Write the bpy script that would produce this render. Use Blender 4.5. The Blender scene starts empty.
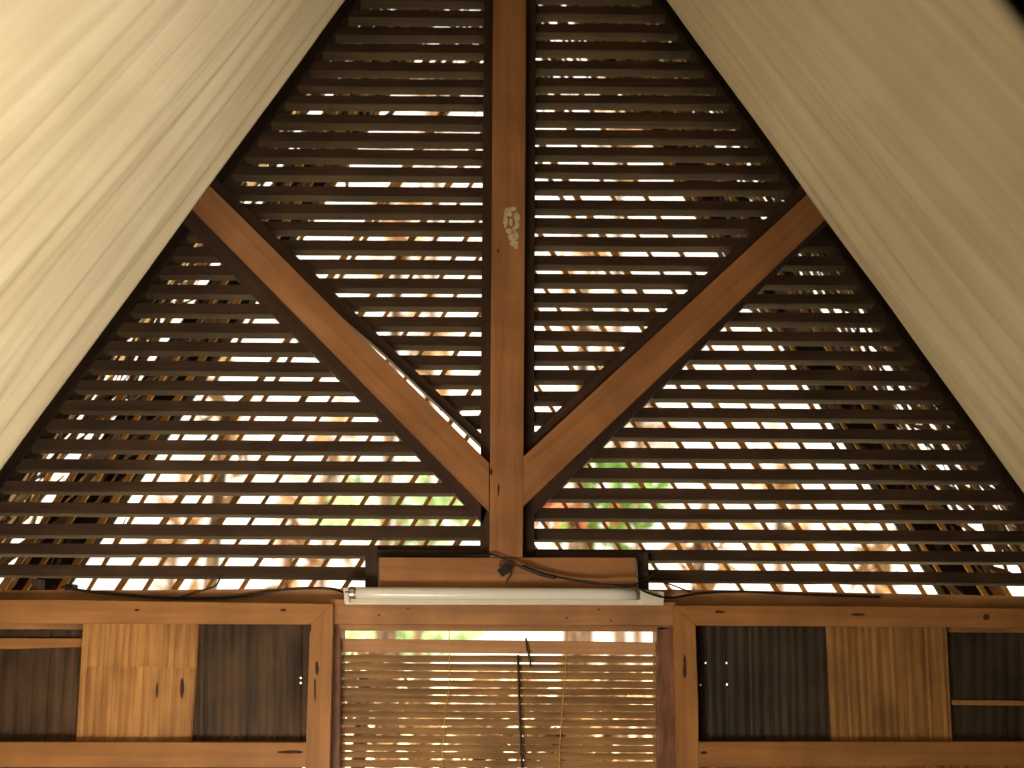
import bpy, bmesh, math, random
from mathutils import Vector, Matrix, Euler, noise
random.seed(7)
S = bpy.context.scene
COL = S.collection

# ------------------------------------------------------------------ camera
F_PX = 1250.0
PITCH = math.radians(11.5)
ROLL = math.radians(0.36)
CAM = Vector((0.0, 0.0, 1.5))
cd = bpy.data.cameras.new('camera'); cam = bpy.data.objects.new('camera', cd); COL.objects.link(cam)
cd.sensor_width = 36.0; cd.lens = F_PX / 1024 * 36.0
cd.clip_start = 0.02; cd.clip_end = 300
RM = Matrix.Rotation(math.pi / 2 + PITCH, 3, 'X') @ Matrix.Rotation(ROLL, 3, 'Z')
cam.matrix_world = Matrix.Translation(CAM) @ RM.to_4x4()
cd.dof.use_dof = True; cd.dof.focus_distance = 2.42; cd.dof.aperture_fstop = 1.7
S.camera = cam

# ------------------------------------------------------------------ world
w = bpy.data.worlds.new('world'); S.world = w; w.use_nodes = True
nt = w.node_tree; bg = nt.nodes['Background']
bg.inputs[0].default_value = (1.0, 0.93, 0.78, 1); bg.inputs[1].default_value = 1.6

# ------------------------------------------------------------------ lamps: unseen fill lights added for wall and cloths, and the sun
def area(name, loc, target, size, power, col, spread=180):
    l = bpy.data.lights.new(name, 'AREA'); l.shape = 'RECTANGLE'; l.size = size[0]; l.size_y = size[1]
    l.energy = power; l.color = col; l.spread = math.radians(spread)
    o = bpy.data.objects.new(name, l); COL.objects.link(o); o.location = loc
    o.rotation_euler = (Vector(target) - Vector(loc)).to_track_quat('-Z', 'Y').to_euler()
    return o
area('low_fill_light', (-0.42, 1.30, 0.95), (-0.32, 2.4, 1.30), (0.50, 0.22), 9.3, (1.0, 0.86, 0.66))  # added fill, no window here: brightens the lower wall
area('right_fill_light', (0.85, 0.65, 0.75), (-0.98, 1.2, 1.95), (0.6, 0.6), 15.0, (1.0, 0.90, 0.74), 75)  # added fill without a doorway, beamed at the left cloth
area('rear_fill_light', (-0.75, -0.4, 0.9), (0.95, 1.7, 1.75), (0.5, 0.6), 2.0, (1.0, 0.90, 0.72), 80)  # extra fill behind the camera for the right cloth, no window modelled
sl = bpy.data.lights.new('sun', 'SUN'); sl.energy = 19.0; sl.angle = math.radians(1.0); sl.color = (1.0, 0.93, 0.80)
so = bpy.data.objects.new('sun', sl); COL.objects.link(so)
so.rotation_euler = Vector((0.15, 0.42, -1.0)).to_track_quat('-Z', 'Y').to_euler()
S.view_settings.view_transform = 'Standard'; S.view_settings.look = 'None'
S.view_settings.gamma = 1.0; S.view_settings.use_curve_mapping = False
S.view_settings.exposure = 0.0

# ------------------------------------------------------------------ helpers
def P(px, py, Y):
    """pixel of the 1024x768 photograph -> the point where it meets the vertical plane y = Y"""
    d = RM @ Vector(((px - 512) / F_PX, (384 - py) / F_PX, -1.0))
    return CAM + d * (Y / d.y)

def tag(o, label=None, cat=None, group=None, kind=None):
    if label: o['label'] = label
    if cat: o['category'] = cat
    if group: o['group'] = group
    if kind: o['kind'] = kind
    return o

def link(name, bm, mat, parent=None, smooth=False, M=None):
    me = bpy.data.meshes.new(name)
    bmesh.ops.recalc_face_normals(bm, faces=bm.faces)
    bm.to_mesh(me); bm.free()
    if smooth:
        for p in me.polygons: p.use_smooth = True
    me.materials.append(mat)
    o = bpy.data.objects.new(name, me); COL.objects.link(o)
    if M is not None: o.matrix_world = M
    if parent is not None:
        o.parent = parent
        o.matrix_parent_inverse = parent.matrix_basis.inverted()
    return o

def empty(name, loc):
    o = bpy.data.objects.new(name, None); COL.objects.link(o); o.location = loc
    o.empty_display_size = 0.05
    return o

def add_prism(bm, pts, d, bev=0.0):
    """pts: 3-D outline, extruded by vector d"""
    a = [bm.verts.new(p) for p in pts]; b = [bm.verts.new(Vector(p) + d) for p in pts]
    n = len(pts); fs = [bm.faces.new(a), bm.faces.new(list(reversed(b)))]
    for i in range(n):
        fs.append(bm.faces.new((a[i], b[i], b[(i + 1) % n], a[(i + 1) % n])))
    if bev > 0:
        es = set(e for f in fs for e in f.edges)
        bmesh.ops.bevel(bm, geom=list(es), offset=bev, segments=2, affect='EDGES', profile=0.6)

def add_box(bm, lo, hi, bev=0.0):
    add_prism(bm, [(lo[0], lo[1], lo[2]), (hi[0], lo[1], lo[2]), (hi[0], lo[1], hi[2]), (lo[0], lo[1], hi[2])],
              Vector((0, hi[1] - lo[1], 0)), bev)

def board(name, px, Y0, Y1, mat, parent=None, ang=0.0, bev=0.0015, cuts=0):
    """plank with its face outline given at depth Y0, thickness Y1-Y0, grain along the local x axis turned by ang"""
    pts = [P(x, y, Y0) for x, y in px]
    c = sum(pts, Vector()) / len(pts)
    M = Matrix.Translation(c) @ Matrix.Rotation(-ang, 4, 'Y')
    Mi = M.inverted()
    bm = bmesh.new()
    loc = [Mi @ p for p in pts]
    add_prism(bm, loc, Vector((0, Y1 - Y0, 0)), bev)
    return link(name, bm, mat, parent, M=M)

def tube_pts(bm, pts, r, seg=8, rad=None):
    rings = []
    n = len(pts)
    up = Vector((0, 1, 0.01))
    for i, p in enumerate(pts):
        t = (pts[min(i + 1, n - 1)] - pts[max(i - 1, 0)]).normalized()
        a = t.cross(up)
        if a.length < 1e-4: a = t.cross(Vector((1, 0, 0)))
        a.normalize(); b = a.cross(t).normalized()
        rr = r if rad is None else rad[i]
        rings.append([bm.verts.new(p + (a * math.cos(q) + b * math.sin(q)) * rr)
                      for q in [2 * math.pi * k / seg for k in range(seg)]])
    for i in range(n - 1):
        for k in range(seg):
            bm.faces.new((rings[i][k], rings[i][(k + 1) % seg], rings[i + 1][(k + 1) % seg], rings[i + 1][k]))
    bm.faces.new(list(reversed(rings[0]))); bm.faces.new(rings[-1])

def smooth_path(pts, sub=6):
    out = []
    n = len(pts)
    for i in range(n - 1):
        p0, p1, p2, p3 = pts[max(i - 1, 0)], pts[i], pts[i + 1], pts[min(i + 2, n - 1)]
        for k in range(sub):
            t = k / sub
            out.append(0.5 * ((2 * p1) + (p2 - p0) * t + (2 * p0 - 5 * p1 + 4 * p2 - p3) * t * t + (3 * p1 - p0 - 3 * p2 + p3) * t ** 3))
    out.append(pts[-1])
    return out

# ------------------------------------------------------------------ materials
def mat_base(name, rough=0.6, spec=0.3):
    m = bpy.data.materials.new(name); m.use_nodes = True
    b = m.node_tree.nodes['Principled BSDF']
    b.inputs['Roughness'].default_value = rough
    b.inputs['Specular IOR Level'].default_value = spec
    return m, m.node_tree, b

def wood(name, c0, c1, scale=(3, 45, 45), rough=0.55, bump=0.25, stain=0.35, stainc=None, spec=0.3):
    m, nt, b = mat_base(name, rough, spec)
    N = nt.nodes; L = nt.links
    tc = N.new('ShaderNodeTexCoord'); mp = N.new('ShaderNodeMapping'); mp.inputs['Scale'].default_value = scale
    L.new(tc.outputs['Object'], mp.inputs[0])
    n1 = N.new('ShaderNodeTexNoise'); n1.inputs['Scale'].default_value = 1.0; n1.inputs['Detail'].default_value = 6
    n1.inputs['Distortion'].default_value = 0.6
    L.new(mp.outputs[0], n1.inputs['Vector'])
    r = N.new('ShaderNodeValToRGB'); r.color_ramp.elements[0].position = 0.3; r.color_ramp.elements[1].position = 0.7
    r.color_ramp.elements[0].color = (*c0, 1); r.color_ramp.elements[1].color = (*c1, 1)
    L.new(n1.outputs['Fac'], r.inputs[0])
    n2 = N.new('ShaderNodeTexNoise'); n2.inputs['Scale'].default_value = 9.0; n2.inputs['Detail'].default_value = 4
    L.new(tc.outputs['Object'], n2.inputs['Vector'])
    r2 = N.new('ShaderNodeValToRGB'); r2.color_ramp.elements[0].position = 0.35; r2.color_ramp.elements[1].position = 0.65
    k = 1 - stain
    sc = stainc or (k, k, k)
    r2.color_ramp.elements[0].color = (*sc, 1); r2.color_ramp.elements[1].color = (1, 1, 1, 1)
    L.new(n2.outputs['Fac'], r2.inputs[0])
    mx = N.new('ShaderNodeMix'); mx.data_type = 'RGBA'; mx.blend_type = 'MULTIPLY'; mx.inputs[0].default_value = 1
    L.new(r.outputs[0], mx.inputs[6]); L.new(r2.outputs[0], mx.inputs[7])
    L.new(mx.outputs[2], b.inputs['Base Color'])
    bp = N.new('ShaderNodeBump'); bp.inputs['Strength'].default_value = bump; bp.inputs['Distance'].default_value = 0.002
    L.new(n1.outputs['Fac'], bp.inputs['Height']); L.new(bp.outputs[0], b.inputs['Normal'])
    return m

def plain(name, c, rough=0.6, spec=0.3, var=0.15, sc=30):
    m, nt, b = mat_base(name, rough, spec)
    N = nt.nodes; L = nt.links
    tc = N.new('ShaderNodeTexCoord'); n = N.new('ShaderNodeTexNoise'); n.inputs['Scale'].default_value = sc
    L.new(tc.outputs['Object'], n.inputs['Vector'])
    r = N.new('ShaderNodeValToRGB'); r.color_ramp.elements[0].position = 0.3; r.color_ramp.elements[1].position = 0.7
    r.color_ramp.elements[0].color = (*[v * (1 - var) for v in c], 1); r.color_ramp.elements[1].color = (*[min(1, v * (1 + var)) for v in c], 1)
    L.new(n.outputs['Fac'], r.inputs[0]); L.new(r.outputs[0], b.inputs['Base Color'])
    return m

def leafmat(name, c, t=0.5):
    m = plain(name, c, 0.6, 0.2, 0.3, 6)
    nt = m.node_tree; N = nt.nodes; L = nt.links
    b = N['Principled BSDF']; out = [n for n in N if n.type == 'OUTPUT_MATERIAL'][0]
    tr = N.new('ShaderNodeBsdfTranslucent'); L.new(b.inputs['Base Color'].links[0].from_socket, tr.inputs[0])
    ms = N.new('ShaderNodeMixShader'); ms.inputs[0].default_value = t
    L.new(b.outputs[0], ms.inputs[1]); L.new(tr.outputs[0], ms.inputs[2]); L.new(ms.outputs[0], out.inputs[0])
    return m

M_POST = wood('smooth_brown_timber', (0.33, 0.138, 0.050), (0.49, 0.225, 0.088), stain=0.25)
M_FRAME = wood('honey_timber', (0.34, 0.145, 0.044), (0.50, 0.23, 0.076), stain=0.25)
M_BEAM = wood('weathered_tan_timber', (0.38, 0.18, 0.072), (0.56, 0.28, 0.115), stain=0.35)
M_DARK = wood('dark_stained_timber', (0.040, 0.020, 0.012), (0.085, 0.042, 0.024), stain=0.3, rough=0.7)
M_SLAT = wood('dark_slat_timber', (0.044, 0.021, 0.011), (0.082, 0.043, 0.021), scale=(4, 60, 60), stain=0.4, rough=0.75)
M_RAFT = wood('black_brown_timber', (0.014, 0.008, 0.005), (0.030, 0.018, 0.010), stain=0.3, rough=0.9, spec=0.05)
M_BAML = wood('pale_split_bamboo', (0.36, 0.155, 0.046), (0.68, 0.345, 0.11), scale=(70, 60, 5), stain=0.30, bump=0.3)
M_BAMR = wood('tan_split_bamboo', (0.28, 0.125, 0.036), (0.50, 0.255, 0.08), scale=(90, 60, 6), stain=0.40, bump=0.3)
M_BAMD = wood('dark_bamboo_skin', (0.045, 0.026, 0.015), (0.14, 0.072, 0.033), scale=(60, 60, 6), stain=0.5, bump=0.3)
M_BAMK = wood('blackened_bamboo_skin', (0.040, 0.028, 0.020), (0.085, 0.055, 0.034), scale=(60, 60, 6), stain=0.5, bump=0.3)
M_BLIND = wood('bamboo_blind_strip', (0.27, 0.135, 0.052), (0.47, 0.26, 0.105), scale=(6, 90, 90), stain=0.35, bump=0.2)
M_VAL = wood('reddish_bamboo_rail', (0.48, 0.24, 0.11), (0.66, 0.36, 0.18), scale=(6, 90, 90), stain=0.2)
M_JAMB = wood('rough_reddish_bark_timber', (0.15, 0.06, 0.035), (0.36, 0.16, 0.09), scale=(60, 60, 12), stain=0.4, bump=0.6)
M_KNOT = plain('dark_knot', (0.07, 0.030, 0.014), 0.7, 0.2)
M_CABLE = plain('black_cable_rubber', (0.012, 0.011, 0.010), 0.45, 0.4)
M_STR = plain('yellow_string', (0.65, 0.38, 0.08), 0.8, 0.2)
M_WHITE = plain('cream_enamel', (0.80, 0.74, 0.62), 0.35, 0.5, 0.05)
M_TUBE = plain('milky_glass_tube', (0.90, 0.88, 0.83), 0.15, 0.6, 0.02)
M_METAL, _, _b = mat_base('end_cap_metal', 0.3); _b.inputs['Metallic'].default_value = 1; _b.inputs['Base Color'].default_value = (0.75, 0.70, 0.6, 1)
M_PLAST = plain('dried_plaster', (0.62, 0.50, 0.36), 0.9, 0.1, 0.3, 300)
M_OUTB = leafmat('outdoor_bamboo', (0.50, 0.33, 0.14), 0.5)
M_DRY = leafmat('dry_palm_leaf', (0.36, 0.21, 0.10), 0.4)
M_GREEN = leafmat('green_leaf', (0.16, 0.30, 0.07), 0.5)
M_PALEG = leafmat('pale_green_leaf', (0.38, 0.52, 0.28), 0.5)
M_RED = leafmat('rusty_red_leaf', (0.55, 0.17, 0.08), 0.5)
M_BARK = plain('bark', (0.16, 0.10, 0.06), 0.9, 0.1, 0.3)
M_GROUND = plain('dry_soil', (0.52, 0.45, 0.27), 0.95, 0.05, 0.3, 2)
M_FLOOR = wood('floor_boards', (0.16, 0.08, 0.04), (0.26, 0.13, 0.06))
M_THATCH = wood('roof_thatch', (0.035, 0.026, 0.018), (0.09, 0.065, 0.04), scale=(40, 6, 40), rough=0.95)
M_WALL = wood('bamboo_wall', (0.16, 0.09, 0.04), (0.30, 0.18, 0.08), scale=(60, 60, 5))

def cloth_mat(name, c):
    m, nt, b = mat_base(name, 0.85, 0.15)
    N = nt.nodes; L = nt.links
    tc = N.new('ShaderNodeTexCoord')
    n = N.new('ShaderNodeTexNoise'); n.inputs['Scale'].default_value = 3.5; n.inputs['Detail'].default_value = 5
    L.new(tc.outputs['UV'], n.inputs['Vector'])
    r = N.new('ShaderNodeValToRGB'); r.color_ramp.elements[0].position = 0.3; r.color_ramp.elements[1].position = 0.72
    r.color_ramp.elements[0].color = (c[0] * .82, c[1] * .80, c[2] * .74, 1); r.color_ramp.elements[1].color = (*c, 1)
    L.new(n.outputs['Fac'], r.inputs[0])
    ms = N.new('ShaderNodeMapping'); ms.inputs['Scale'].default_value = (1.1, 30, 1); L.new(tc.outputs['UV'], ms.inputs[0])  # streaks along the folds: wrinkle shading put into the cloth colour
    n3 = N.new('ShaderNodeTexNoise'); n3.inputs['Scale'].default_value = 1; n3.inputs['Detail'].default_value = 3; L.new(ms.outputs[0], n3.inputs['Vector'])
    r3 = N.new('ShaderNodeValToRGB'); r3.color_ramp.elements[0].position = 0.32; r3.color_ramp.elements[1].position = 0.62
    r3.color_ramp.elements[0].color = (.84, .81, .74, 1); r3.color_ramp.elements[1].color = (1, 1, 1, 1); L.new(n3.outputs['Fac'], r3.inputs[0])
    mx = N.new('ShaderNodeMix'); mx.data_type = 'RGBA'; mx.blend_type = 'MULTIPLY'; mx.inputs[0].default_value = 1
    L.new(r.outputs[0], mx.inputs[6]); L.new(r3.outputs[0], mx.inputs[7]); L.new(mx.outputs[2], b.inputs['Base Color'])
    mp = N.new('ShaderNodeMapping'); mp.inputs['Scale'].default_value = (1.6, 42, 1)
    L.new(tc.outputs['UV'], mp.inputs[0])
    n2 = N.new('ShaderNodeTexNoise'); n2.inputs['Scale'].default_value = 1; n2.inputs['Detail'].default_value = 4
    L.new(mp.outputs[0], n2.inputs['Vector'])
    bp = N.new('ShaderNodeBump'); bp.inputs['Strength'].default_value = 0.9; bp.inputs['Distance'].default_value = 0.007
    L.new(n2.outputs['Fac'], bp.inputs['Height']); L.new(bp.outputs[0], b.inputs['Normal'])
    return m
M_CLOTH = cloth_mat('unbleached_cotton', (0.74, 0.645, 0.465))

# depth of the layers of the gable wall
YF = 2.42      # inner face of post and braces
YB = 2.452     # dark battens
YS = 2.465     # slats
SD = 0.030     # slat depth

# cloth / roof slope lines in the photograph, at the far edge of each cloth
YC = 2.30
def edgeL(y): return 345 - 0.737 * y
def edgeR(y): return 668 + 0.727 * y

# ------------------------------------------------------------------ setting
def struct(name, bm, m): return tag(link(name, bm, m), kind='structure')
RIDGE_Z = 3.42
bm = bmesh.new(); add_box(bm, (-2.3, -2.0, -0.08), (2.3, 2.56, 0.0)); struct('floor', bm, M_FLOOR)
A = P(edgeL(0), 0, YC); B = P(edgeL(460), 460, YC)
mL = (A.z - B.z) / (A.x - B.x)
A2 = P(edgeR(0), 0, YC); B2 = P(edgeR(460), 460, YC)
mR = (A2.z - B2.z) / (A2.x - B2.x)
OFF = 0.16
def roofplane(sx, a, m):
    bm = bmesh.new()
    x_r = a.x + (RIDGE_Z - OFF - a.z) / m
    zr = RIDGE_Z; x0 = 0.0
    x1 = 2.3 * sx
    z1 = a.z + (x1 - a.x) * m + OFF
    # through the ridge
    xs = a.x + (zr - OFF - a.z) / m
    add_prism(bm, [(xs, -2.0, zr), (x1, -2.0, z1), (x1, -2.0, z1 + 0.06), (xs, -2.0, zr + 0.06)], Vector((0, 4.52, 0)))
    return bm
struct('ceiling', roofplane(-1, A, mL), M_THATCH)
struct('ceiling', roofplane(1, A2, mR), M_THATCH)
zw = A.z + (-2.3 - A.x) * mL + OFF
for nm, x in (('wall_left', -2.3), ('wall_right', 2.24)):
    bm = bmesh.new(); add_box(bm, (x, -2.0, 0), (x + 0.06, 2.56, max(0.2, zw + 0.1))); struct(nm, bm, M_WALL)
bm = bmesh.new(); add_prism(bm, [(-2.3, -2.0, 0), (2.3, -2.0, 0), (2.3, -2.0, 0.6), (0.02, -2.0, RIDGE_Z + .05), (-2.3, -2.0, 0.6)], Vector((0, -0.06, 0)))
struct('wall_rear', bm, M_WALL)
# lower part of the gable wall (below the shutters, out of the picture) with an opening for the blind window
bm = bmesh.new()
zb = P(100, 800, YB).z
xa = P(332, 700, YB).x; xb = P(668, 700, YB).x
add_box(bm, (-2.3, 2.47, 0), (xa, 2.53, zb)); add_box(bm, (xb, 2.47, 0), (2.3, 2.53, zb)); add_box(bm, (xa, 2.47, 0), (xb, 2.53, 0.85))
zq = P(100, 596, YB).z
add_box(bm, (-2.3, 2.47, zb), (P(-80, 700, YB).x, 2.53, zq)); add_box(bm, (P(1095, 700, YB).x, 2.47, zb), (2.3, 2.53, zq))
struct('wall_gable', bm, M_WALL)

# ------------------------------------------------------------------ outside
bm = bmesh.new()
n = 16
vs = [[bm.verts.new((-40 + 80 * i / n, 2.7 + 77 * j / n, -0.35 + 0.15 * noise.noise(Vector((i * .7, j * .7, 0))))) for i in range(n + 1)] for j in range(n + 1)]
for j in range(n):
    for i in range(n): bm.faces.new((vs[j][i], vs[j][i + 1], vs[j + 1][i + 1], vs[j + 1][i]))
tag(link('ground', bm, M_GROUND), kind='structure')

# ------------------------------------------------------------------ slatted gable panels
rowsL = [-26, -8.5, 9, 26, 43, 61, 77.5, 94.5, 113.5, 131, 148, 165.5, 185, 202.5, 220, 238.5, 257.5, 276, 294.5, 314, 333, 352.5, 372, 392, 412, 434, 455.5, 477, 499, 520, 540, 561.5, 583]
rowsR = [-30, -13, 5, 22.5, 40, 59, 76, 93, 110, 127.5, 144.5, 162, 178.5, 197.5, 215.5, 234, 253, 271, 290, 308, 328, 348, 366.5, 386, 405, 425, 445, 465, 485, 504.5, 525.5, 546, 566.5, 587]
def bh(y): return max(2.5, 2.6 + 6.0 * y / 560)
def xat(p, q, y): return p[0] + (q[0] - p[0]) * (y - p[1]) / (q[1] - p[1])
UL = ((255, 212), (482, 430))      # centre line of the left upper batten
LL = ((188, 220), (480, 512))      # left lower batten
UR = ((533, 438), (785, 206))
LR = ((530, 508), (790, 255))
rowsUL = [y for y in rowsL if y < 450]
rowsLL = [207, 226, 245, 263.5, 282.5, 301, 320.5, 339.5, 358.5, 378, 398, 417.5, 437, 457, 478.5, 500, 521, 540.5, 562]
rowsUR = [y for y in rowsR if y < 380] + [388, 408.5, 428]
rowsLR = [197, 216, 234.5, 253, 272, 291, 309.5, 328.5, 347.5, 366.5, 386, 405, 425, 445, 465, 485, 505, 525.5, 546, 566.5]
def add_slat(bm, x0, x1, yt, seed, xr):
    """x0,x1,yt photo position of the top front edge; xr the column where yt was read"""
    a = P(x0, yt, YS); b = P(x1, yt, YS)
    z = P(xr, yt, YS).z
    h = 0.0186 + 0.0032 * max(0, yt) / 560 + random.uniform(-.0012, .0010)
    L = b.x - a.x
    if L < 0.01: return
    tilt = random.uniform(-.0016, .0016)
    lean = -.004 + random.uniform(-.001, .0008)
    nseg = max(2, int(L / 0.05))
    rings = []
    ph = random.uniform(0, 100)
    for i in range(nseg + 1):
        t = i / nseg; x = a.x + L * t
        dz = tilt * (t - .5) + 0.0011 * noise.noise(Vector((x * 4 + ph, seed, 0)))
        jb = 0.0012 * noise.noise(Vector((x * 22 + ph, seed, 5)))
        zt = z + dz
        rings.append([bm.verts.new((x, YS, zt)), bm.verts.new((x, YS, zt - h)),
                      bm.verts.new((x, YS + SD, zt - h + lean + jb)), bm.verts.new((x, YS + SD, zt + lean))])
    for i in range(nseg):
        for k in range(4):
            bm.faces.new((rings[i][k], rings[i][(k + 1) % 4], rings[i + 1][(k + 1) % 4], rings[i + 1][k]))
    bm.faces.new(rings[0]); bm.faces.new(list(reversed(rings[-1])))
panels = {k: bmesh.new() for k in ('UL', 'LL', 'UR', 'LR')}
def lend(y): return edgeL(y) + 9
def rend(y): return edgeR(y) - 7
for i, yc in enumerate(rowsUL):
    yt = yc + bh(yc) / 2; ym = yt + 6
    x0 = lend(yt) if ym < 195 else xat(*UL, ym) - 13
    if x0 < 480: add_slat(panels['UL'], x0, 486, yt, i, 470)
for i, yc in enumerate(rowsLL):
    yt = yc + bh(yc) / 2; ym = yt + 6
    x1 = 370 if yc > 545 else min(xat(*LL, ym), 483)
    if x1 > lend(yt) + 12: add_slat(panels['LL'], lend(yt), x1, yt, i, 300)
for i, yc in enumerate(rowsUR):
    yt = yc + bh(yc) / 2; ym = yt + 6
    x1 = rend(yt) if ym < 192 else xat(*UR, ym) + 12
    if x1 > 536: add_slat(panels['UR'], 530, x1, yt, i + 50, 560)
for i, yc in enumerate(rowsLR):
    yt = yc + bh(yc) / 2; ym = yt + 6
    x0 = 645 if yc > 555 else max(xat(*LR, ym), 531)
    if x0 < rend(yt) - 12: add_slat(panels['LR'], x0, rend(yt), yt, i + 50, 780)
labs = {'UL': 'dark horizontal gable slats left of the central post, above the left brace',
        'LL': 'dark horizontal gable slats under the left diagonal brace, beside the left cloth',
        'UR': 'dark horizontal gable slats right of the central post, above the right brace',
        'LR': 'dark horizontal gable slats under the right diagonal brace, beside the right cloth'}
for k, b_ in panels.items():
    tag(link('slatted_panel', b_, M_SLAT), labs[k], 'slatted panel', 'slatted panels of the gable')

# ------------------------------------------------------------------ central post
kp = empty('king_post', P(507, 557, YF))
tag(kp, 'upright brown timber post in the middle of the slatted gable, with a pale plaster smudge', 'post')
board('post_face', [(493.6, -60), (526.6, -60), (522.8, 557), (489.4, 557)], YF, YB, M_POST, kp, math.radians(90))
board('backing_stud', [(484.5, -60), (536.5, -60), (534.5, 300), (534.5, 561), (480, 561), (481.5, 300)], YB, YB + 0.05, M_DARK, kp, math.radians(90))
# plaster smudge
bm = bmesh.new()
cpl = P(511, 227, YF)
def blob(bm, cx, cy, rx, ry, Y, th, seed, nseg=18, rag=0.25):
    vc = bm.verts.new(P(cx, cy, Y - th)); ring = []; out = []
    for k in range(nseg):
        a = 2 * math.pi * k / nseg
        q = 1 + rag * noise.noise(Vector((math.cos(a) * 2 + seed, math.sin(a) * 2, seed)))
        ring.append(bm.verts.new(P(cx + rx * .75 * q * math.cos(a), cy + ry * .75 * q * math.sin(a), Y - th)))
        out.append(bm.verts.new(P(cx + rx * q * math.cos(a), cy + ry * q * math.sin(a), Y + 0.0006)))
    for k in range(nseg):
        k2 = (k + 1) % nseg
        bm.faces.new((vc, ring[k], ring[k2])); bm.faces.new((ring[k], out[k], out[k2], ring[k2]))
for (cx, cy, rx, ry) in ((508, 212, 4.5, 5), (505.5, 221, 2.5, 8), (517, 217, 3.5, 5), (513, 209, 4, 2.5), (511, 222, 2, 4), (517, 225, 2.5, 4.5), (509, 231, 3.5, 3),
                         (514, 229, 1.7, 3), (511.5, 237, 4, 4), (516, 236, 3, 5), (514, 243, 4.5, 3.5), (516, 247, 2.5, 2), (511, 215, 1.7, 1.7)):
    blob(bm, cx, cy, rx, ry, YF, 0.0012, cx * .37 + cy)
link('plaster_smudge', bm, M_PLAST, kp)
def knot(cx, cy, rx, ry, Y, parent):
    bm = bmesh.new(); blob(bm, cx, cy, rx, ry, Y, 0.0007, cx + cy, 14, 0.4)
    return link('knot', bm, M_KNOT, parent)
knot(491.3, 472, 1.3, 4, YF, kp); knot(498, 251, 1.2, 2.2, YF, kp); knot(498.5, 490, 1.1, 7, YF, kp)

# ------------------------------------------------------------------ diagonal braces
lb = empty('diagonal_brace', P(489, 490, YF))
tag(lb, 'left brown diagonal brace between left cloth and post, light along its upper edge', 'brace', 'diagonal braces of the gable')
board('brace_face', [(192, 168), (489.2, 463), (489.2, 511.5), (172, 189)], YF + 0.001, YB - 0.001, M_POST, lb, -math.radians(45))
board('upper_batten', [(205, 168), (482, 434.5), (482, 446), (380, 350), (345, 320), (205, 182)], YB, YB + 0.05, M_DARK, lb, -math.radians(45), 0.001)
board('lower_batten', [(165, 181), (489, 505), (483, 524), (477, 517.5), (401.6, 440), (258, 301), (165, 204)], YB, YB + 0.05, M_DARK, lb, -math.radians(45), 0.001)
rb = empty('diagonal_brace', P(523, 482, YF))
tag(rb, 'right brown diagonal brace in shade, rising from the post to the right cloth', 'brace', 'diagonal braces of the gable')
board('brace_face', [(523, 457), (830, 173), (843, 203), (523, 506.5)], YF + 0.001, YB - 0.001, M_POST, rb, math.radians(43))
board('upper_batten', [(533, 434.5), (588, 381), (732, 250), (815, 172), (815, 193), (533, 455)], YB, YB + 0.05, M_DARK, rb, math.radians(43), 0.001)
board('lower_batten', [(524, 503), (830, 210), (830, 222), (787, 263), (586.5, 463), (535, 514), (528, 521)], YB, YB + 0.05, M_DARK, rb, math.radians(43), 0.001)

# ------------------------------------------------------------------ rafters
def rafter(side, Y0, Y1, o0, o1, top, bot, label, group):
    e = edgeL if side < 0 else edgeR
    px = [(e(top) - side * o0, top), (e(top) - side * o1, top), (e(bot) - side * o1, bot), (e(bot) - side * o0, bot)]
    ang = math.atan(1 / .735) * (1 if side < 0 else -1)
    o = board('rafter', px, Y0, Y1, M_RAFT, None, ang, 0.002)
    return tag(o, label, 'rafter', group)
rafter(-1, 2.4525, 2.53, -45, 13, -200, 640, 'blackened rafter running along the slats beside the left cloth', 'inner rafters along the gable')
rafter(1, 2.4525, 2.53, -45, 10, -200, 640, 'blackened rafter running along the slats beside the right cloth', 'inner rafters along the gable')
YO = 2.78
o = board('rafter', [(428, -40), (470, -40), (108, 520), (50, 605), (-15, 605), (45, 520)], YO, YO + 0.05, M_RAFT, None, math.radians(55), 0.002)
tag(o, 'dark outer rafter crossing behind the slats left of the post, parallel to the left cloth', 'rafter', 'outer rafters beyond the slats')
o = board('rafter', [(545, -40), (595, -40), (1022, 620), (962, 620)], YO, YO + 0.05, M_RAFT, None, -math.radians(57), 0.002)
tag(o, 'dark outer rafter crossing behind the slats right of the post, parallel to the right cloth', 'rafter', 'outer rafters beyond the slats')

# ------------------------------------------------------------------ outdoor bamboo strips seen through the gaps (chevron)
YL = 2.60
def strips(sgn):
    bm = bmesh.new()
    x = 470 if sgn < 0 else 545
    k = 0
    # x is where the strip meets y = 590
    x = 500 if sgn < 0 else 520
    while -330 < x < 1350:
        wdt = random.choice((4.0, 4.8, 5.5, 7))
        sl = random.uniform(.60, .68)
        # strip from y=610 up to the line of the outer rafter
        yb_, yt_ = 606, -60
        def xx(y): return x + (-sgn) * sl * (590 - y)
        # stop at the centre
        lim = 505 if sgn < 0 else 514
        ycut = 590 - abs(lim - x) / sl
        yt_ = max(-60, ycut)
        if yt_ < yb_ - 15:
            Y = YL + random.uniform(-.012, .012)
            pts = [P(xx(yt_), yt_, Y), P(xx(yt_) + wdt, yt_, Y), P(xx(yb_) + wdt, yb_, Y), P(xx(yb_), yb_, Y)]
            add_prism(bm, pts, Vector((0, 0.006, 0)))
        x += sgn * random.choice((24, 28, 30, 34, 38))
        k += 1
    return bm
tag(link('bamboo_lattice', strips(-1), M_OUTB), 'thin slanting bamboo strips outdoors, seen through the slats left of the post', 'bamboo lattice', 'bamboo lattices outside the gable')
tag(link('bamboo_lattice', strips(1), M_OUTB), 'thin slanting bamboo strips outdoors, seen through the slats right of the post', 'bamboo lattice', 'bamboo lattices outside the gable')

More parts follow.
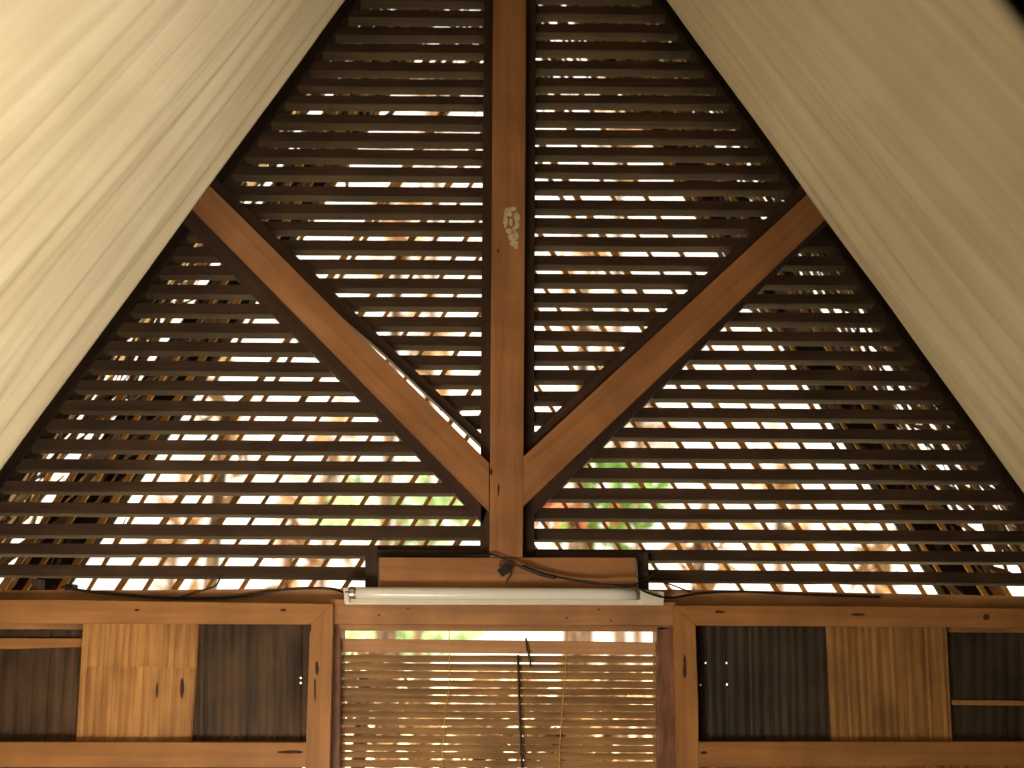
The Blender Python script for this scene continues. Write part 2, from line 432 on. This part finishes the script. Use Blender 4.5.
def leaf_cluster(bm, c, rad, n, size, rng, droop=0.0, flat=1.0):
    for _ in range(n):
        d = Vector((rng.gauss(0, 1), rng.gauss(0, 1), rng.gauss(0, 1))); d.normalize()
        p = Vector(c) + Vector((d.x * rad[0], d.y * rad[1], d.z * rad[2])) * (rng.random() ** .4)
        L = size * rng.uniform(.6, 1.3); W = L * .22 * flat
        R = Euler((rng.uniform(-1.2, 1.2), rng.uniform(-1.2, 1.2) , rng.uniform(0, 6.28))).to_matrix()
        if droop: R = Euler((rng.uniform(-.4, .4), rng.uniform(-droop, droop) + math.pi / 2, rng.uniform(-.5, .5))).to_matrix()
        pts = [(-L, 0, 0), (-.3 * L, W, .08 * L), (L, 0, -.1 * L), (-.3 * L, -W, .08 * L)]
        v = [bm.verts.new(p + R @ Vector(q)) for q in pts]
        bm.faces.new((v[0], v[1], v[2])); bm.faces.new((v[0], v[2], v[3]))

def plant(name, label, cat, group, c, rad, n, size, mat, base_z=-0.3, seed=1, droop=0.0, flat=1.6):
    rng = random.Random(seed)
    root = empty(name, (c[0], c[1], base_z)); tag(root, label, cat, group)
    bm = bmesh.new(); leaf_cluster(bm, c, rad, n, size, rng, droop, flat); link('foliage', bm, mat, root)
    bm = bmesh.new()
    pts = smooth_path([Vector((c[0] + .05, c[1], base_z)), Vector((c[0] - .03, c[1], (base_z + c[2]) / 2)), Vector((c[0], c[1], c[2] + rad[2] * .3))])
    tube_pts(bm, pts, 0.02, 7, [0.035 - 0.02 * i / len(pts) for i in range(len(pts))]); link('stem', bm, M_BARK, root)
    return root
def at(px, py, Y):
    p = P(px, py, Y); return (p.x, p.y, p.z)
plant('leafy_shrub', 'blurred green shrub outdoors, seen between slats just left of the post foot', 'shrub', None, at(400, 510, 5.0), (.42, .3, .20), 200, .06, M_PALEG, seed=3)
plant('leafy_shrub', 'bright green shrub outdoors, seen between slats just right of the post foot', 'shrub', None, at(592, 497, 4.6), (.28, .3, .20), 200, .055, M_GREEN, seed=4)
plant('flowering_shrub', 'rusty red leaves outdoors, low between the slats right of the post', 'shrub', None, at(575, 512, 3.9), (.16, .15, .06), 40, .04, M_RED, seed=5)
spots = [(50, 560, 3.6), (175, 550, 5.6), (290, 560, 4.2), (330, 470, 6.6), (225, 430, 3.7), (430, 370, 5.8), (400, 250, 4.6), (700, 540, 3.6), (640, 400, 6.6),
         (780, 510, 5.4), (880, 560, 4.2), (585, 300, 4.2), (620, 130, 5.4), (440, 110, 6.6)]
for i, (x, y, Y) in enumerate(spots):
    q = Y / 4.2
    plant('dry_palm', 'blurred tan dry palm fronds outdoors, glimpsed between the gable slats', 'palm', 'dry palms outside the gable',
          at(x, y, Y), (.10 * q, .15 * q, .30 * q), 26, .10 * q, M_DRY, seed=20 + i, flat=1.0)
for i, (x, y, Y) in enumerate([(365, 690, 3.2), (425, 740, 3.9), (500, 705, 4.6), (560, 745, 3.2), (610, 695, 3.9), (655, 760, 4.7), (480, 770, 3.3)]):
    q = Y / 3.5
    plant('dry_palm', 'blurred tan dry palm fronds outdoors, glimpsed behind the bamboo blind', 'palm', 'dry palms outside the window',
          at(x, y, Y), (.16 * q, .15 * q,   .13 * q), 95, .055 * q, M_DRY, seed=60 + i, flat=1.3)
plant('leafy_shrub', 'pale green shrub outdoors, seen in the gap above the bamboo blind', 'shrub', None, at(400, 637, 6.2), (.45, .3, .10), 160, .06, M_PALEG, seed=8)

# thatch fringe: ragged dry leaves hanging from the roof overhang outside, between rafters
def fringe(side, label):
    rng = random.Random(90 + side); bm = bmesh.new()
    e = edgeL if side < 0 else edgeR
    for _ in range(820):
        y = rng.uniform(-80, 600)
        x = e(y) - side * abs(rng.gauss(0, 1)) * (24 if _ % 2 else 55) - side * 2
        if _ % 4 == 0:
            y = rng.uniform(-80, 130) ** 1.0; y = min(y, rng.uniform(-80, 130)); x = rng.uniform(min(e(y), 508), max(e(y), 508))
        Y = rng.uniform(2.58, 2.74)
        c = P(x, y, Y)
        ang = math.atan(1 / .735) * side + rng.gauss(0, .25)
        R = Matrix.Rotation(ang, 3, 'Y') @ Matrix.Rotation(rng.uniform(-.9, .9), 3, 'X')
        L = rng.uniform(.05, .12); W = rng.uniform(.005, .012)
        v = [bm.verts.new(c + R @ Vector(q)) for q in ((-L, 0, 0), (0, .004, W), (L, 0, 0), (0, .004, -W))]
        bm.faces.new((v[0], v[1], v[2])); bm.faces.new((v[0], v[2], v[3]))
    o = link('thatch_fringe', bm, M_THF)
    return tag(o, label, 'thatch', 'thatch fringes outside the gable', 'stuff')
M_THF = leafmat('old_thatch_leaf', (0.11, 0.065, 0.03), 0.25)
fringe(-1, 'dark ragged thatch leaves outdoors, behind the slats along the left rafter')
fringe(1, 'dark ragged thatch leaves outdoors, behind the slats along the right rafter')

# ------------------------------------------------------------------ block under the post, short studs, tie beam
o = board('wooden_block', [(379.5, 557.5), (636, 557.5), (637, 589), (380, 589)], YF + .004, YB + 0.012, M_POST, None, 0.0)
tag(o, 'reddish brown timber block under the central post, above the tube light', 'block')
o = board('stud', [(365, 545), (377.6, 545), (378, 590), (365, 590)], YB - .004, YB + 0.05, M_DARK, None, math.radians(90))
tag(o, 'short dark stud left of the block under the post', 'stud', 'short dark studs')
o = board('stud', [(637.5, 552), (648.5, 552), (649, 592), (638.5, 592)], YB - .004, YB + 0.05, M_DARK, None, math.radians(90))
tag(o, 'short dark stud right of the block under the post', 'stud', 'short dark studs')
# sill strip joining the slats above the block
o = board('rail', [(378, 549.5), (481, 550.5), (481, 558), (378, 557)], YB - .002, YB + 0.013, M_DARK, None)
tag(o, 'dark rail on the left half of the block under the post', 'rail', 'dark rails on the block')
o = board('rail', [(535, 551), (638, 551.5), (638, 558), (535, 558)], YB - .002, YB + 0.013, M_DARK, None)
tag(o, 'dark rail on the right half of the block under the post', 'rail', 'dark rails on the block')

zt = P(345, 589, YB).z; zl = P(345, 612, YB).z
tb = empty('tie_beam', (0, YB, zl)); tag(tb, 'long weathered horizontal beam under the slats, carrying the tube light', 'beam')
board('beam_face', [(-350, 591), (-90, 590.5), (150, 590), (300, 588.5), (512, 588.5), (720, 590), (1110, 598), (1350, 599), (1350, 634), (-350, 628)], YB - 0.006, YB + 0.075, M_BEAM, tb, 0.0, 0.003)

for x, y in ((31.5, 579), (65, 584)):
    board('spacer_block', [(x, y), (x + 7.5, y), (x + 7.5, y + 13), (x, y + 13)], YB - .002, YB + .03, M_DARK, tb, math.radians(90), .001)

# ------------------------------------------------------------------ window with blind
wn = empty('window_1', P(500, 800, YB)); tag(wn, kind='structure')
board('header', [(329, 599), (676, 602), (676, 625.5), (329, 624)], YF + 0.006, YF + 0.028, M_BEAM, wn, 0.0)
board('header_lining', [(329, 624), (676, 625.5), (676, 630), (329, 629)], YF + 0.016, YB + 0.06, M_BEAM, wn, 0.0)
board('jamb', [(327.5, 624), (340.5, 624), (339, 1000), (325, 1000)], YF + 0.016, YB + 0.06, M_JAMB, wn, 0.0)
board('jamb', [(656.8, 625), (675.5, 625), (680, 1000), (658.5, 1000)], YF + 0.016, YB + 0.06, M_JAMB, wn, 0.0)
for (x, y) in ((379, 615), (408, 608.5), (567, 618), (599, 609.5), (611, 621)): knot(x, y, 1.2, 1.1, YF + .006, wn)

bl = empty('bamboo_blind', P(499, 632, YB)); tag(bl, 'bamboo roll blind of thin horizontal strips hanging in the window below the tube light', 'blind')
YD = YB + 0.012
bm = bmesh.new()
z = P(500, 655.5, YD).z
x0 = P(340, 700, YD).x + .001; x1 = P(658.5, 700, YD).x - .001
rng = random.Random(5)
zend = 0.95
k = 0
while z > zend:
    h = rng.uniform(.0116, .0136); g = rng.uniform(.0018, .0038)
    if rng.random() < .2: g *= .35
    tl = rng.uniform(-.0010, .0010); th = .0015
    nn = 24; rings = []
    for i in range(nn + 1):
        t = i / nn; x = x0 + (x1 - x0) * t
        dz = tl * (t - .5) * 2 + .0007 * noise.noise(Vector((t * 7, k * 3.1, 0)))
        yy = YD + .0012 * noise.noise(Vector((t * 3, k, 4)))
        rings.append([bm.verts.new((x, yy, z + dz)), bm.verts.new((x, yy - .0018, z + dz - h * .5)), bm.verts.new((x, yy, z + dz - h)),
                      bm.verts.new((x, yy + th, z + dz - h)), bm.verts.new((x, yy + th, z + dz))])
    for i in range(nn):
        for q in range(5): bm.faces.new((rings[i][q], rings[i][(q + 1) % 5], rings[i + 1][(q + 1) % 5], rings[i + 1][q]))
    bm.faces.new(rings[0]); bm.faces.new(list(reversed(rings[-1])))
    z -= h + g; k += 1
link('strip_sheet', bm, M_BLIND, bl)
board('top_rail', [(340.5, 638.5), (565, 641), (656, 642.5), (656.5, 655), (500, 653.5), (340.5, 652)], YD - .004, YD + .004, M_VAL, bl, 0.0, 0.002)
def cord(name, pts, r, Y, mat, parent, seg=6):
    bm = bmesh.new(); pp = smooth_path([P(x, y, Y if len(q) == 0 else q[0]) for (x, y, *q) in pts]); tube_pts(bm, pp, r, seg)
    return link(name, bm, mat, parent, smooth=True)
cord('string', [(449, 630), (449.5, 680), (445, 715), (442, 768), (441, 800)], .0009, YD - .004, M_STR, bl)
cord('string', [(567, 629), (566, 665), (563, 700), (560, 745), (559, 800)], .0009, YD - .004, M_STR, bl)
cord('pull_cord', [(518, 655), (519.5, 700), (522, 768), (523, 810)], .0024, YD - .012, M_CABLE, bl)
cord('pull_cord', [(526, 638), (527, 648), (529.5, 657), (531, 667)], .0019, YD - .012, M_CABLE, bl)

# ------------------------------------------------------------------ shutters left and right
YP = YF - 0.012      # front face of the shutter frame
YPN = YF + 0.016     # panel infill
def strip_panel(name, px0, px1, yt, yb, Y, mat, parent, step, label=None, holes=(), seed=0, split=None, slant=0.0):
    """infill of vertical bamboo strips; split = photo row where the upper layer overlaps"""
    rng = random.Random(seed); bm = bmesh.new()
    x = px0
    i = 0
    hxs = sorted(set(h[0] for h in holes))
    while x < px1 - 1:
        wd = min(step * rng.uniform(.7, 1.3), px1 - x)
        for hx in hxs:
            if hx - 1.1 > x + .01 and hx - 1.1 < x + wd: wd = hx - 1.1 - x
            elif abs(hx - 1.1 - x) < .02: wd = 2.2
        def column(y0, y1, Yq, d):
            sx = slant
            Yr = Yq + rng.uniform(0, .003); ov = .35 if holes else -.25
            pts = [P(x + sx * (y0 - yt), y0, Yr), P(x + wd + ov + sx * (y0 - yt), y0, Yr), P(x + wd + ov + sx * (y1 - yt), y1, Yr), P(x + sx * (y1 - yt), y1, Yr)]
            m0 = (pts[0] + pts[1]) / 2 + Vector((0, -.0013, 0)); m1 = (pts[2] + pts[3]) / 2 + Vector((0, -.0013, 0))
            a = [bm.verts.new(q) for q in (pts[0], m0, pts[1], pts[2], m1, pts[3])]
            b = [bm.verts.new(q) for q in (pts[0] + Vector((0, .006, 0)), pts[1] + Vector((0, .006, 0)), pts[2] + Vector((0, .006, 0)), pts[3] + Vector((0, .006, 0)))]
            bm.faces.new((a[0], a[1], a[4], a[5])); bm.faces.new((a[1], a[2], a[3], a[4]))
            bm.faces.new((b[0], b[3], b[2], b[1]))
            bm.faces.new((a[0], b[0], b[1], a[2], a[1])); bm.faces.new((a[5], a[4], a[3], b[2], b[3]))
            bm.faces.new((a[0], a[5], b[3], b[0])); bm.faces.new((a[2], b[1], b[2], a[3]))
        cut = [hy for hx, hy in holes if x <= hx < x + wd]
        y0 = yt
        if split:
            column(yt, split + rng.uniform(-1, 1), Y - .007, 0); y0 = split - 4
        for hy in sorted(cut):
            column(y0, hy - .9, Y, 0); y0 = hy + .9
        column(y0, yb, Y, 0)
        x += wd; i += 1
    if not holes:
        pts = [P(px0, yt, Y + .007), P(px1, yt, Y + .007), P(px1 + slant * (yb - yt), yb, Y + .007), P(px0 + slant * (yb - yt), yb, Y + .007)]
        add_prism(bm, pts, Vector((0, .004, 0)))
    o = link(name, bm, mat, parent)
    if label: o['label'] = label
    return o

sl_ = empty('shutter', P(165, 800, YF)); tag(sl_, 'left wooden shutter with mitred frame and pale bamboo between two dark bamboo panels', 'shutter', 'framed bamboo shutters')
board('top_rail', [(-120, 600), (60, 600), (333, 604), (310, 624.5), (-120, 623)], YP, YF + .012, M_FRAME, sl_, 0.0, .0012)
board('stile', [(333, 604), (331, 700), (328, 830), (303, 830), (307.5, 700), (310, 624.5)], YP, YF + .012, M_FRAME, sl_, math.radians(90), .0012)
board('middle_rail', [(-120, 742), (307, 742.5), (306.5, 767.5), (-120, 767)], YP + .001, YF + .012, M_FRAME, sl_, 0.0, .0012)
strip_panel('bamboo_panel', 84, 200, 612, 752, YPN, M_BAML, sl_, 9, 'pale honey split bamboo panel', seed=1, split=667, slant=-.06)
strip_panel('bamboo_panel', 188, 330, 608, 756, YPN + .006, M_BAMD, sl_, 8, 'dark brown bamboo panel', holes=((301, 678), (301, 683)), seed=2, slant=-.01)
strip_panel('bamboo_panel', -60, 90, 612, 752, YPN + .012, M_BAMD, sl_, 14, 'dark brown bamboo panel with a light strip at the top', seed=3, slant=-.05)
board('light_strip', [(-30, 638), (84, 638.5), (83, 647), (10, 649), (-30, 648)], YPN + .004, YPN + .010, M_FRAME, sl_, 0.0, .001)
strip_panel('bamboo_panel', -100, 302, 760, 900, YPN + .006, M_BAMD, sl_, 8, seed=4)
for (x, y, a, b_) in ((137, 610, 3.0, 1.3), (283, 610, 3.5, 1.5), (317, 668, 2.2, 8), (315, 690, 1.2, 14), (290, 752, 13, 1.6), (310.5, 628, 0.8, 5), (182, 688, 1.8, 10), (157, 690, 1.0, 8)):
    if y in (675, 688, 690) and x < 200: knot(x, y, a, b_, YPN - .0036, sl_)
    else: knot(x, y, a, b_, YP, sl_)

sr = empty('shutter', P(850, 800, YF)); tag(sr, 'right wooden shutter in shade with mitred frame and tan bamboo between two blackish panels', 'shutter', 'framed bamboo shutters')
board('top_rail', [(674, 605.5), (860, 606.5), (1120, 610), (1120, 629), (860, 626.5), (695.5, 625.5)], YP, YF + .012, M_FRAME, sr, 0.0, .0012)
board('stile', [(674, 605.5), (695.5, 625.5), (698, 700), (699.5, 830), (680, 830), (677, 740), (675, 680)], YP, YF + .012, M_FRAME, sr, math.radians(90), .0012)
board('middle_rail', [(698, 742), (1120, 742), (1120, 765), (698, 767)], YP + .001, YF + .012, M_FRAME, sr, 0.0, .0012)
strip_panel('bamboo_panel', 680, 838, 608, 756, YPN + .006, M_BAMK, sr, 9, 'blackish bamboo panel', holes=((699, 685), (704.5, 663), (724.5, 663), (725.5, 684.5)), seed=5, slant=.02)
strip_panel('bamboo_panel', 825, 946, 609, 752, YPN, M_BAMR, sr, 8, 'tan split bamboo panel', seed=6, slant=.05)
strip_panel('bamboo_panel', 934, 1100, 608, 752, YPN + .012, M_BAMK, sr, 14, 'blackish bamboo panel with a thin cross strip', seed=7)
board('cross_strip', [(952, 700), (1060, 701), (1060, 706), (952, 705)], YPN + .004, YPN + .010, M_BEAM, sr, 0.0, .001)
strip_panel('bamboo_panel', 700, 1110, 760, 900, YPN + .006, M_BAMR, sr, 8, seed=8)
for (x, y, a, b_) in ((720, 612, 6, 1.6), (858, 614.5, 8, 1.8), (986, 617, 3.5, 3.5), (684.5, 668, 2.4, 13), (704, 752.5, 3.5, 1.5)): knot(x, y, a, b_, YP, sr)

# ------------------------------------------------------------------ fluorescent tube light
fl = empty('fluorescent_light', P(504, 604, YF)); tag(fl, 'unlit white fluorescent tube light fixed on the beam below the central post', 'tube light')
YT = YF - 0.02
board('housing', [(344.5, 598.6), (664, 600.0), (664, 605.2), (345, 604.4)], YF - 0.024, YF + .004, M_WHITE, fl, 0.0, .0015)
def cyl(name, x0, x1, yc0, yc1, r, Y, mat, bulge=None):
    bm = bmesh.new(); a = P(x0, yc0, Y); b = P(x1, yc1, Y)
    pts = [a + (b - a) * (i / 12) for i in range(13)]
    tube_pts(bm, pts, r, 24)
    es = [e for e in bm.edges if any(len(f.verts) > 4 for f in e.link_faces)]
    bmesh.ops.bevel(bm, geom=es, offset=r * .25, segments=2, affect='EDGES')
    return link(name, bm, mat, fl, smooth=True)
cyl('tube', 355, 637, 593.3, 594.6, .0118, YF - .016, M_TUBE)
cyl('metal_cap', 349, 356, 593.2, 593.3, .0121, YF - .016, M_METAL)
cyl('metal_cap', 636, 641, 594.6, 594.7, .0121, YF - .016, M_METAL)
board('lamp_holder', [(343, 588), (348.5, 587), (349.5, 603), (344.5, 603)], YF - .032, YF + .003, M_WHITE, fl, 0.0, .0015)
board('lamp_holder', [(640.5, 589.5), (664, 592), (664, 604), (640.5, 604)], YF - .030, YF + .003, M_WHITE, fl, 0.0, .0015)
bm = bmesh.new(); tube_pts(bm, [P(344.5, 592, YF - .034), P(349, 592, YF - .034)], .0010, 6)
link('pin', bm, M_KNOT, fl)

# ------------------------------------------------------------------ cables
def cable(pts, r, label, extra=None):
    bm = bmesh.new(); pp = smooth_path([P(x, y, Y) for (x, y, Y) in pts]); tube_pts(bm, pp, r, 8)
    return bm
ya = YB - .012
bm = cable([(62, 587, ya), (95, 592, ya), (165, 597.5, ya), (225, 597.5, ya), (262, 593, ya), (285, 589.5, ya), (310, 588, ya), (333, 589, ya), (345, 593, YF - .004)], .0026, '')
tube_pts(bm, smooth_path([P(x, y, ya) for x, y in ((178, 598), (200, 591), (215, 586), (220, 578))]), .0018, 8)
tag(link('cable', bm, M_CABLE, smooth=True), 'black cable lying along the beam left of the tube light', 'cable', 'black cables on the beam')
yc_ = YF - .010
cc = empty('cable', P(489, 555, yc_)); tag(cc, 'thick black cable with a small connector, drooping across the block over the tube light', 'cable', 'black cables on the beam')
bm = cable([(378, 555.5, YF + .022), (430, 555.5, YF + .022), (478, 555.5, YF + .01), (492, 554.5, yc_), (502, 558, yc_), (515, 564, yc_), (530, 570.5, yc_), (548, 575, yc_), (572, 580, yc_), (600, 584, YF - .02),
            (622, 585.5, YF - .034), (634, 586.5, YF - .036), (646, 592, YF - .038), (662, 597, YF - .03), (675, 597.5, YF + .0), (700, 593.5, ya), (740, 591.5, ya), (790, 594, ya), (880, 597, ya)], .0022, '')
link('wire', bm, M_CABLE, cc, smooth=True)
bm = cable([(508, 561, yc_ - .002), (520, 566, yc_ - .003), (535, 571.5, yc_ - .003), (560, 577.5, yc_ - .003), (590, 582, yc_ - .008), (610, 585.2, YF - .032), (626, 587, YF - .037), (637, 584, YF - .02), (648, 578, YF + .01), (654, 572, YF + .02)], .0021, '')
link('wire', bm, M_CABLE, cc, smooth=True)
bm = cable([(522, 566.5, yc_ - .004), (540, 573.5, yc_ - .004), (556, 577.5, yc_ - .004)], .0042, '')
link('tape_wrap', bm, M_CABLE, cc, smooth=True)
board('connector', [(497, 570), (508, 562.5), (512.5, 570), (502, 577)], yc_ - .008, yc_ + .006, M_CABLE, cc, 0.0, .0012)
bm = cable([(506, 562, yc_), (501, 561, yc_), (500, 566, yc_)], .0012, ''); link('wire', bm, M_CABLE, cc, smooth=True)
bm = cable([(511, 570, yc_), (511, 575, yc_), (507.5, 579, yc_), (506.5, 584, yc_)], .0012, ''); link('wire', bm, M_CABLE, cc, smooth=True)
bm = cable([(655, 580, ya), (672, 585, ya), (690, 592, ya)], .0013, ''); link('wire', bm, M_CABLE, cc, smooth=True)

# ------------------------------------------------------------------ ceiling cloths
def cloth(side, a, m, Yfar, Ynear, label, seed, amp, hemroll=False):
    bm = bmesh.new(); uvl = bm.loops.layers.uv.new('UVMap')
    nrm = Vector((-m, 0, 1)).normalized()         # up and outwards
    if nrm.z < 0: nrm = -nrm
    ztop = RIDGE_Z - OFF - 0.03; zbot = 0.95
    ns, ny = 150, 190
    grid = []
    Ltot = math.hypot(1, 1 / m) * (ztop - zbot)
    for i in range(ns + 1):
        s = i / ns; row = []
        zz = ztop + (zbot - ztop) * s; xx = a.x + (zz - a.z) / m
        sl = s * Ltot
        for j in range(ny + 1):
            t = j / ny; y = Yfar + (Ynear - Yfar) * t
            dep = Yfar - y
            q = dep - 0.16 * sl * dep / 0.8 - .03 * noise.noise(Vector((sl * 1.3, dep * 2, seed)))
            wv = 0.9 * noise.noise(Vector((q * 5.0, sl * .35, seed))) + 0.55 * noise.noise(Vector((q * 13, sl * .6, seed + 9))) + 0.42 * noise.noise(Vector((q * 29, sl * 1.1, seed + 5)))
            fine = 0.22 * noise.noise(Vector((q * 62, sl * 2.4, seed + 3)))
            edge = min(1, dep / .05 + .15)
            off = amp * (0.8 * wv + fine) * edge
            sag = -0.02 * math.sin(math.pi * min(1, t)) * 0.5
            jy = .004 * noise.noise(Vector((sl * 5, seed, 1))) if j == 0 else 0
            row.append((bm.verts.new(Vector((xx, y + jy, zz)) + nrm * (off + sag)), (sl, q)))
        grid.append(row)
    for i in range(ns):
        for j in range(ny):
            q = (grid[i][j], grid[i][j + 1], grid[i + 1][j + 1], grid[i + 1][j])
            f = bm.faces.new([v for v, _ in q])
            for l, (_, uv) in zip(f.loops, q): l[uvl].uv = uv
    o = link('ceiling_cloth', bm, M_CLOTH, smooth=True)
    md = o.modifiers.new('thickness', 'SOLIDIFY'); md.thickness = 0.0015
    if hemroll:
        bm = bmesh.new(); pts = []
        for i in range(0, ns + 1, 3):
            s = i / ns; zz = ztop + (zbot - ztop) * s; xx = a.x + (zz - a.z) / m
            pts.append(Vector((xx, Ynear - .004, zz)) - nrm * (.004 + .004 * noise.noise(Vector((s * 9, 1, seed)))))
        tube_pts(bm, pts, .013, 14)
        h = link('hem', bm, M_CLOTH, o, smooth=True)
    return tag(o, label, 'cloth', 'cream cloths hung under the roof slopes')
# depth where the near hem of the right cloth lies: the ray of its seen corner meets the cloth plane
def hem(px, py, a, m):
    d = RM @ Vector(((px - 512) / F_PX, (384 - py) / F_PX, -1.0))
    t = (a.z - CAM.z - m * (a.x - CAM.x)) / (d.z - m * d.x)
    return (CAM + d * t).y
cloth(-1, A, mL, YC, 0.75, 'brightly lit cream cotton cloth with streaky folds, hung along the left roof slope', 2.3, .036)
yn = hem(1008, 22, A2, mR) - 0.008
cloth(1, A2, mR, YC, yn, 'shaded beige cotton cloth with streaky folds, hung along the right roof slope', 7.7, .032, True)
